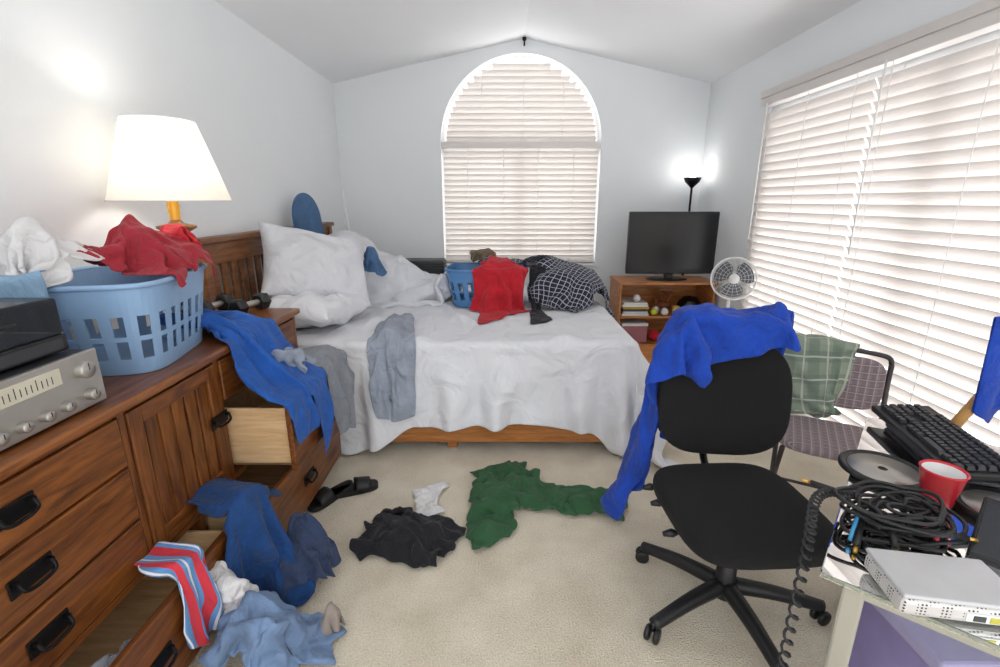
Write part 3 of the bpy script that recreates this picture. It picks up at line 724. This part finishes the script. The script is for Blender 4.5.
# ================================================================ OFFICE CHAIR
cx,cy=.845,1.49
op=[]
def cushion(name,w,d,h,mat,mtx,e=.55,curve=0,top=.0):
    bm=bmesh.new(); bmesh.ops.create_uvsphere(bm,u_segments=48,v_segments=24,radius=1)
    for v in bm.verts:
        x,y,z=v.co; r=math.hypot(x,y)
        if r>1e-6:
            c,s=x/r,y/r; rr=r**.35
            x=math.copysign(abs(c)**e,c)*rr; y=math.copysign(abs(s)**e,s)*rr
        z=math.copysign(abs(z)**.6,z)
        v.co=Vector((x*w/2,y*d/2,z*h/2+curve*(x*x)+top*y*y))
    bm.transform(mtx); return from_bm(name,bm,mat,True)
op.append(cushion('seat',.50,.51,.085,m_blk_fab,xf((.815,1.42,.485),math.radians(1),0,math.radians(3)),.5,.0))
op.append(box('seat_pan',.64,1.0,1.26,1.62,.42,.447,m_black,.01))
bmx=xf((.885,1.80,.74),math.radians(80),0,math.radians(-6))
op.append(cushion('backrest',.50,.48,.075,m_blk_fab,bmx,.66,.05))
op.append(tube('back_arm',spl([(.85,1.5,.43),(.86,1.75,.42),(.88,1.88,.48),(.89,1.87,.70)],6),.016,m_black,8))
op.append(lathe('gas_column',[(.035,.10),(.035,.28),(.022,.28),(.022,.43),(0,.43)],m_black,(cx,cy,0),20))
op.append(lathe('hub',[(0,.07),(.045,.07),(.05,.10),(.045,.13),(0,.13)],m_black,(cx,cy,0),20))
LR=.34
for k in range(5):
    a=math.radians(205+72*k); d=Vector((math.cos(a),math.sin(a),0)); c=Vector((cx,cy,0))
    op.append(tube('base_leg_%d'%k,spl([c+d*.03+Vector((0,0,.11)),c+d*.18+Vector((0,0,.10)),c+d*LR+Vector((0,0,.07))],6),.02,m_black,10,False,lambda t:.032-.010*t))
    e=c+d*LR; s=Vector((-d.y,d.x,0))
    op.append(tube('castor_stem_%d'%k,[e+Vector((0,0,.08)),e+Vector((0,0,.045))],.008,m_black,8))
    for q in (-1,1):
        R=Matrix.Rotation(a+.5,4,'Z')@Matrix.Rotation(math.pi/2,4,'X')
        s2=Matrix.Rotation(a+.5,4,'Z')@Vector((0,q*.016,0))
        op.append(lathe('castor_wheel',[(0,-.009),(.022,-.009),(.028,-.005),(.028,.005),(.022,.009),(0,.009)],m_black,e+s2+Vector((0,0,.029)),20,R))
for k,(p,q) in enumerate((((.68,1.5,.43),(.60,1.52,.44)),((.70,1.42,.42),(.60,1.38,.42)),((.68,1.58,.43),(.60,1.62,.44)))):
    op.append(tube('lever_%d'%k,[p,q],.005,m_black,8)); qv=Vector(q); op.append(tube('lever_paddle_%d'%k,[qv,qv+Vector((-.02,0,0)),qv+Vector((-.05,0,-.004))],.012,m_black,8,False,lambda t:.007+.008*math.sin(3*t)))
group('office_chair',op,(cx,cy,0))
pbox(.655,1.125,1.78,1.87,.50,.98,None)
pbox(.57,1.06,1.18,1.68,.42,.535)
psph((.89,1.84,.98),.06,(3.2,1,1))
JK=[(-.34,-.26),(-.22,-.36),(-.1,-.28),(.1,-.22),(.24,-.20),(.29,.0),(.30,.6),(-.2,.65),(-.42,.58),(-.60,.50),(-1.10,.40),(-1.20,.10),(-.66,-.04),(-.48,-.16)]
cloth('blue_jacket',JK,.021,crum((.90,1.84,1.05),-.1,.93,1,.05,8,60),m_blue,lambda x,y:abs(y-.0)<.05 and abs(x)<.22,bend=1.5,thick=.008)

# ================================================================ FOLDING CHAIR
f=Vector((-.50,-.866,0)); s=Vector((.866,-.50,0)); bc2=Vector((1.60,2.15,0))
def W(a,b,z): v=bc2+s*a+f*b; return (v.x,v.y,z)
fm=M('folding_chair_metal',C(70,64,66),.4,.5)
fo=[]
for q in (-.2,.2):
    fo.append(tube('frame',spl([W(q,-.02,.78),W(q,.0,.6),W(q,.12,.36),W(q,.42,.0)],6),.011,fm,8))
    fo.append(tube('rear_leg',[W(q*.92,.36,.44),W(q*.92,-.06,.0)],.011,fm,8))
fo.append(tube('top_rail',spl([W(-.2,-.02,.78),W(-.17,-.02,.815),W(0,-.03,.825),W(.17,-.02,.815),W(.2,-.02,.78)],6),.011,fm,8))
fo.append(tube('front_stretcher',[W(-.2,.33,.1),W(.2,.33,.1)],.008,fm,8));fo.append(tube('rear_stretcher',[W(-.18,-.03,.08),W(.18,-.03,.08)],.008,fm,8))
ang=math.atan2(s.y,s.x)
def uvbox(o):
    me=o.data; uv=me.uv_layers.new(name='UVMap')
    for lp in me.loops:
        c=me.vertices[lp.vertex_index].co; a=(c-bc2).dot(s); b=(c-bc2).dot(f); uv.data[lp.index].uv=(a,b+c.z)
sc_=cushion('seat_pad',.42,.38,.05,m_seatpat,xf(W(0,.20,.455),0,0,ang+0),.5); uvbox(sc_); fo.append(sc_)
bk_=cushion('back_pad',.38,.26,.03,m_seatpat,xf(W(0,-.01,.67),math.radians(88),0,ang),.5); uvbox(bk_); fo.append(bk_)
group('folding_chair',fo,tuple(bc2))
pbox(-.19,.19,-.02,.04,.53,.83,xf(tuple(bc2),0,0,ang)); pbox(-.2,.2,-.40,-.03,.40,.475,xf(tuple(bc2),0,0,ang))
cS=bc2+s*-.09
dd=drape((cS.x,cS.y),(f.x,f.y),.86,.035,.06,8,77,-.9,False,.02)
cloth('green_plaid_shirt',[(-.17,-.2),(.17,-.2),(.17,.25),(.15,.42),(.0,.48),(-.13,.44),(-.16,.3)],.017,dd,m_gplaid,lambda x,y:abs(y)<.03)

# ================================================================ DESK
da=Vector((.655,.755,0)).normalized(); db=Vector((da.y,-da.x,0)); c0=Vector((.67,.835,0))
def glass():
    m,n,l,b=nt('desk_glass'); b.inputs['Base Color'].default_value=C(222,238,232); b.inputs['Roughness'].default_value=.02; b.inputs['Transmission Weight'].default_value=1; b.inputs['IOR'].default_value=1.5; return m
dmt=Matrix(((da.x,db.x,0,c0.x),(da.y,db.y,0,c0.y),(0,0,1,0),(0,0,0,1)))
dk=[box('glass_top',0,1.0,0,.72,.738,.75,glass(),.003,2,dmt)]
for a in (.05,.95):
    for b in (.06,.66): dk.append(box('leg',a-.02,a+.02,b-.02,b+.02,0,.736,m_chrome,.006,2,dmt))
dk.append(box('frame_side_1',.05,.95,.045,.075,.70,.735,m_chrome,.004,2,dmt));dk.append(box('frame_side_2',.05,.95,.645,.675,.70,.735,m_chrome,.004,2,dmt))
dk.append(box('frame_end_1',.035,.065,.06,.66,.70,.735,m_chrome,.004,2,dmt));dk.append(box('frame_end_2',.935,.965,.06,.66,.70,.735,m_chrome,.004,2,dmt))
group('glass_desk',dk,tuple(c0))
def keyboard():
    mt=xf((1.34,1.33,.800),0,math.radians(-6),math.radians(-15))
    ps=[box('case',-.085,.085,-.23,.23,-.012,.010,m_black,.005,2,mt)]
    bm=bmesh.new()
    def key(u,v,w,h):
        r=bmesh.ops.create_cube(bm,size=1)
        for q in r['verts']:
            k=.78 if q.co.z>0 else 1
            q.co=Vector((u+q.co.x*h*k,v+q.co.y*w*k,.017+q.co.z*.012))
    for r in range(6):
        u=.062-r*.0235
        y=-.215
        ws=[.018]*15 if r!=5 else [.023,.02,.023,.105,.023,.02,.023]
        for w in ws:
            key(u,y+w/2,w-.003,.019); y+=w+.001 if r!=5 else w+.004
        y=.075
        for c in range(3):
            if r in (0,1,2,4,5): key(u,y+.009,.0155,.019)
            y+=.0185
        y=.138
        for c in range(4):
            if r>0: key(u,y+.009,.0155,.019)
            y+=.0185
    bm.transform(mt); ps.append(from_bm('keys',bm,m_dgrey))
    return group('keyboard',ps,tuple(mt.translation))
keyboard()
lm=xf((1.38,1.33,.752),0,0,-.26)
lt=[box('base',-.10,.10,-.16,.16,0,.015,m_dgrey,.006,2,lm),box('lid',-.10,.10,-.16,.16,.016,.026,m_black,.005,2,lm)]
group('laptop',lt,(1.38,1.33,.752))
cc=(1.12,1.075,.752)
cup=lathe('plastic_cup',[(0,.004),(.029,.004),(.031,0),(.033,.002),(.039,.045),(.041,.047),(.047,.090),(.050,.093),(.047,.096),(.044,.090),(.037,.045),(.029,.008),(0,.008)],M('red_cup_plastic',C(205,36,52),.25),cc,40)
ci=lathe('cup_inside',[(.0430,.0905),(.0365,.045),(.029,.010),(0,.0095)],m_white,cc,40)
group('drinking_cup',[cup,ci],cc)
for c,r in (((1.09,1.215,.752),.105),((1.25,1.03,.752),.10)):
    g=[lathe('rim',[(r*.9,0),(r,.004),(r,.014),(r*.93,.018),(r*.85,.012),(r*.4,.010),(0,.010)],m_black,c,40),lathe('disc',[(.012,.0125),(r*.8,.0135),(r*.8,.0115)],m_silver,c,40)]
    group('disc_player',g,c)
cp=[]
random.seed(5)
for k in range(16):
    pts=[];ph=random.random()*6
    R=.04+.06*random.random();ox,oy=random.uniform(-.02,.02),random.uniform(-.02,.02)
    for i in range(60):
        t=i/60*2*math.pi
        pts.append((.93+ox+R*1.15*math.cos(t+ph)+.012*math.sin(3*t+k),.965+oy+R*.9*math.sin(t+ph)+.012*math.cos(2*t+k),.760+.0040*k+.010*abs(math.sin(2*t+ph))))
    cp.append(tube('loop_%d'%k,pts,.0046,m_black,8,True))
for k,(p,q) in enumerate((((.85,.97,.78),(.79,.90,.762)),((.88,.93,.80),(.86,.88,.77)),((.86,1.06,.79),(.80,1.09,.80)),((.96,.90,.80),(1.02,.89,.79)))):
    cp.append(tube('plug_%d'%k,[p,q],.007,m_black,10)); pq=Vector(q)+(Vector(q)-Vector(p)).normalized()*.02; cp.append(tube('jack_%d'%k,[q,pq],.004,M('gold_jack%d'%k,C(220,170,80),.3,.8),8))
cp.append(tube('cable_tie',spl([(.84,.97,.80),(.80,.93,.78),(.79,.92,.76)],4),.004,M('blue_tie',C(60,150,200),.4),6))
pts=[];N=420
base=spl([(.86,1.02,.81),(.76,1.0,.82),(.675,.89,.76),(.635,.84,.50),(.62,.82,.25),(.64,.84,.03)],10)
for i in range(N):
    t=i/N
    q=t*(len(base)-1);j=int(q);b_=base[j].lerp(base[min(j+1,len(base)-1)],q-j)
    a=t*2*math.pi*48
    pts.append(b_+Vector((.010*math.cos(a),.010*math.sin(a)*.9,.004*math.sin(a))))
cp.append(tube('coiled_cord',pts,.0032,m_black,6))
group('cable_bundle',cp,(.94,1.0,.76))
def perf():
    m,n,l,b=nt('perforated_silver'); tc=n.new('ShaderNodeTexCoord'); mp=n.new('ShaderNodeMapping'); mp.inputs['Scale'].default_value=(150,150,150)
    v=n.new('ShaderNodeTexVoronoi'); v.inputs['Randomness'].default_value=0; v.inputs['Scale'].default_value=1
    l.new(tc.outputs['Object'],mp.inputs[0]); l.new(mp.outputs[0],v.inputs['Vector'])
    r=n.new('ShaderNodeValToRGB'); r.color_ramp.interpolation='CONSTANT'; r.color_ramp.elements[0].color=C(60,60,62); r.color_ramp.elements[1].color=C(205,202,200); r.color_ramp.elements[1].position=.3
    l.new(v.outputs['Distance'],r.inputs[0]); l.new(r.outputs[0],b.inputs['Base Color']); b.inputs['Roughness'].default_value=.4; b.inputs['Metallic'].default_value=.3; return m
mt=xf((.855,.765,.752),0,0,math.radians(-10))
sb=[box('body',-.105,.105,-.065,.065,.004,.045,perf(),.012,3,mt),box('lid',-.105,.105,-.065,.065,.042,.052,M('silver_lid',C(190,190,192),.35,.2),.008,3,mt),box('port_strip',-.0,.09,-.068,-.063,.014,.030,m_white,.001,1,mt)]
for k in range(3): sb.append(box('port_%d'%k,.01+k*.026,.03+k*.026,-.0695,-.066,.016,.028,M('port_%d'%k,C(190,180,70) if k==1 else C(60,60,60),.5),.001,1,mt))
group('network_drive',sb,(.855,.765,.752))
mt=xf((1.10,.88,.80),math.radians(50),0,math.radians(-50))
ph=[box('body',-.055,.055,-.07,.07,-.006,.006,m_black,.005,2,mt),box('screen',-.048,.048,-.06,.06,.006,.0075,M('phone_glass',C(30,34,42),.1),.001,1,mt),box('prop',-.05,.05,-.05,.04,-.04,-.006,m_dgrey,.006,2,mt)]
group('desk_telephone',ph,(1.10,.88,.78))
ub=[box('carton',1.16,1.50,.98,1.30,.0,.30,M('lavender_card',C(150,140,190),.7),.01),box('lid',1.15,1.51,.97,1.31,.29,.34,M('lavender_lid',C(176,170,208),.7),.01)]
group('storage_box',ub,(1.3,1.15,0))
tube('wooden_broom_handle',[(1.46,1.43,.752),(1.76,1.50,1.11),(2.0,1.55,1.40)],.016,M('pale_wood',C(200,150,90),.5),12)
rk=[tube('bar',[(1.52,1.40,1.15),(2.0,1.44,1.15)],.011,m_black,10),tube('post',[(2.0,1.44,0.02),(2.0,1.44,1.17)],.013,m_black,10),lathe('foot',[(0,0),(.09,0),(.09,.015),(.02,.03),(0,.03)],m_black,(1.99,1.44,0),20)]
group('garment_rack',rk,(2.0,1.44,0))
def hd(x,y):
    n=noise.noise_vector(Vector((x*10,y*4,5)))
    return Vector((1.70+x,1.425+(.03 if y<0 else -.03)*min(1,abs(y)*12)+n.y*.02,1.168-abs(y)*.98))
cloth('blue_hoodie',[(-.19,-.33),(.2,-.33),(.2,.3),(.02,.38),(-.03,.2),(-.10,.38),(-.19,.33)],.02,hd,m_blue,lambda x,y:abs(y)<.02)
def sandal(loc,rz):
    mt=xf(loc,0,0,rz);V=[];n=28
    pr=[]
    for i in range(n):
        a=2*math.pi*i/n; y=.14*math.sin(a); w=.045+.010*math.sin(a)-.006*math.cos(2*a); pr.append((w*math.copysign(abs(math.cos(a))**.8,math.cos(a)),y))
    for z in (0,.028): V+=[mt@Vector((x,y,z)) for x,y in pr]
    F=[tuple(reversed(range(n))),tuple(range(n,2*n))]+[(i,(i+1)%n,n+(i+1)%n,n+i) for i in range(n)]
    a=obj('sole',V,F,m_black)
    V=[];F=[]
    for j in range(5):
        for i in range(11):
            t=math.pi*i/10; y=.02+j*.02; V.append(mt@Vector((-.053*math.cos(t),y,.02+(.055-.004*j)*math.sin(t)**.7)))
    for j in range(4):
        for i in range(10): q=j*11+i; F.append((q,q+1,q+12,q+11))
    b=obj('strap',V,F,m_black,True); md=b.modifiers.new('s','SOLIDIFY'); md.thickness=.006
    return group('slide_sandal',[a,b],loc)
sandal((-.88,2.19,.002),math.radians(150));sandal((-.79,2.24,.002),math.radians(-65))

print('build',time.time()-T0)
run_sim(50)
finish()
print('sim',time.time()-T0)

# ================================================================ LIGHT
w=bpy.data.worlds.new('World'); S.world=w; w.use_nodes=True
bg=w.node_tree.nodes['Background']; bg.inputs['Color'].default_value=(.985,.995,1,1); bg.inputs['Strength'].default_value=2.2
def pl(name,loc,e,col,r=.05):
    d=bpy.data.lights.new(name,'POINT'); d.energy=e; d.color=col; d.shadow_soft_size=r
    o=bpy.data.objects.new(name,d); o.location=loc; COL.objects.link(o)
pl('table_lamp_light',(lx,ly,1.70),4,(1,.96,.9),.06)
pl('torchiere_light',(1.93,5.05,1.80),1.4,(1,.98,.95),.04)
def area(name,loc,dirv,sx,sy,e):
    d=bpy.data.lights.new(name,'AREA'); d.shape='RECTANGLE'; d.size=sx; d.size_y=sy; d.energy=e; d.color=(.98,.99,1)
    o=bpy.data.objects.new(name,d); o.location=loc; o.rotation_euler=Vector(dirv).to_track_quat('-Z','Z').to_euler(); COL.objects.link(o)
area('daylight_door',(XR+.7,2.45,1.2),(-1,0,0),2.2,3.2,75)
area('daylight_window',(WC,YB+.8,1.9),(0,-1,0),2.0,2.2,28)
cam=bpy.data.cameras.new('camera'); cam.sensor_width=36; cam.lens=17.28; cam.clip_start=.05
co=bpy.data.objects.new('camera',cam); COL.objects.link(co); co.location=(0,0,1.5); co.rotation_euler=(math.radians(90-15.49),0,0); S.camera=co
S.view_settings.view_transform='Standard'; S.view_settings.look='None'; S.view_settings.exposure=0.05
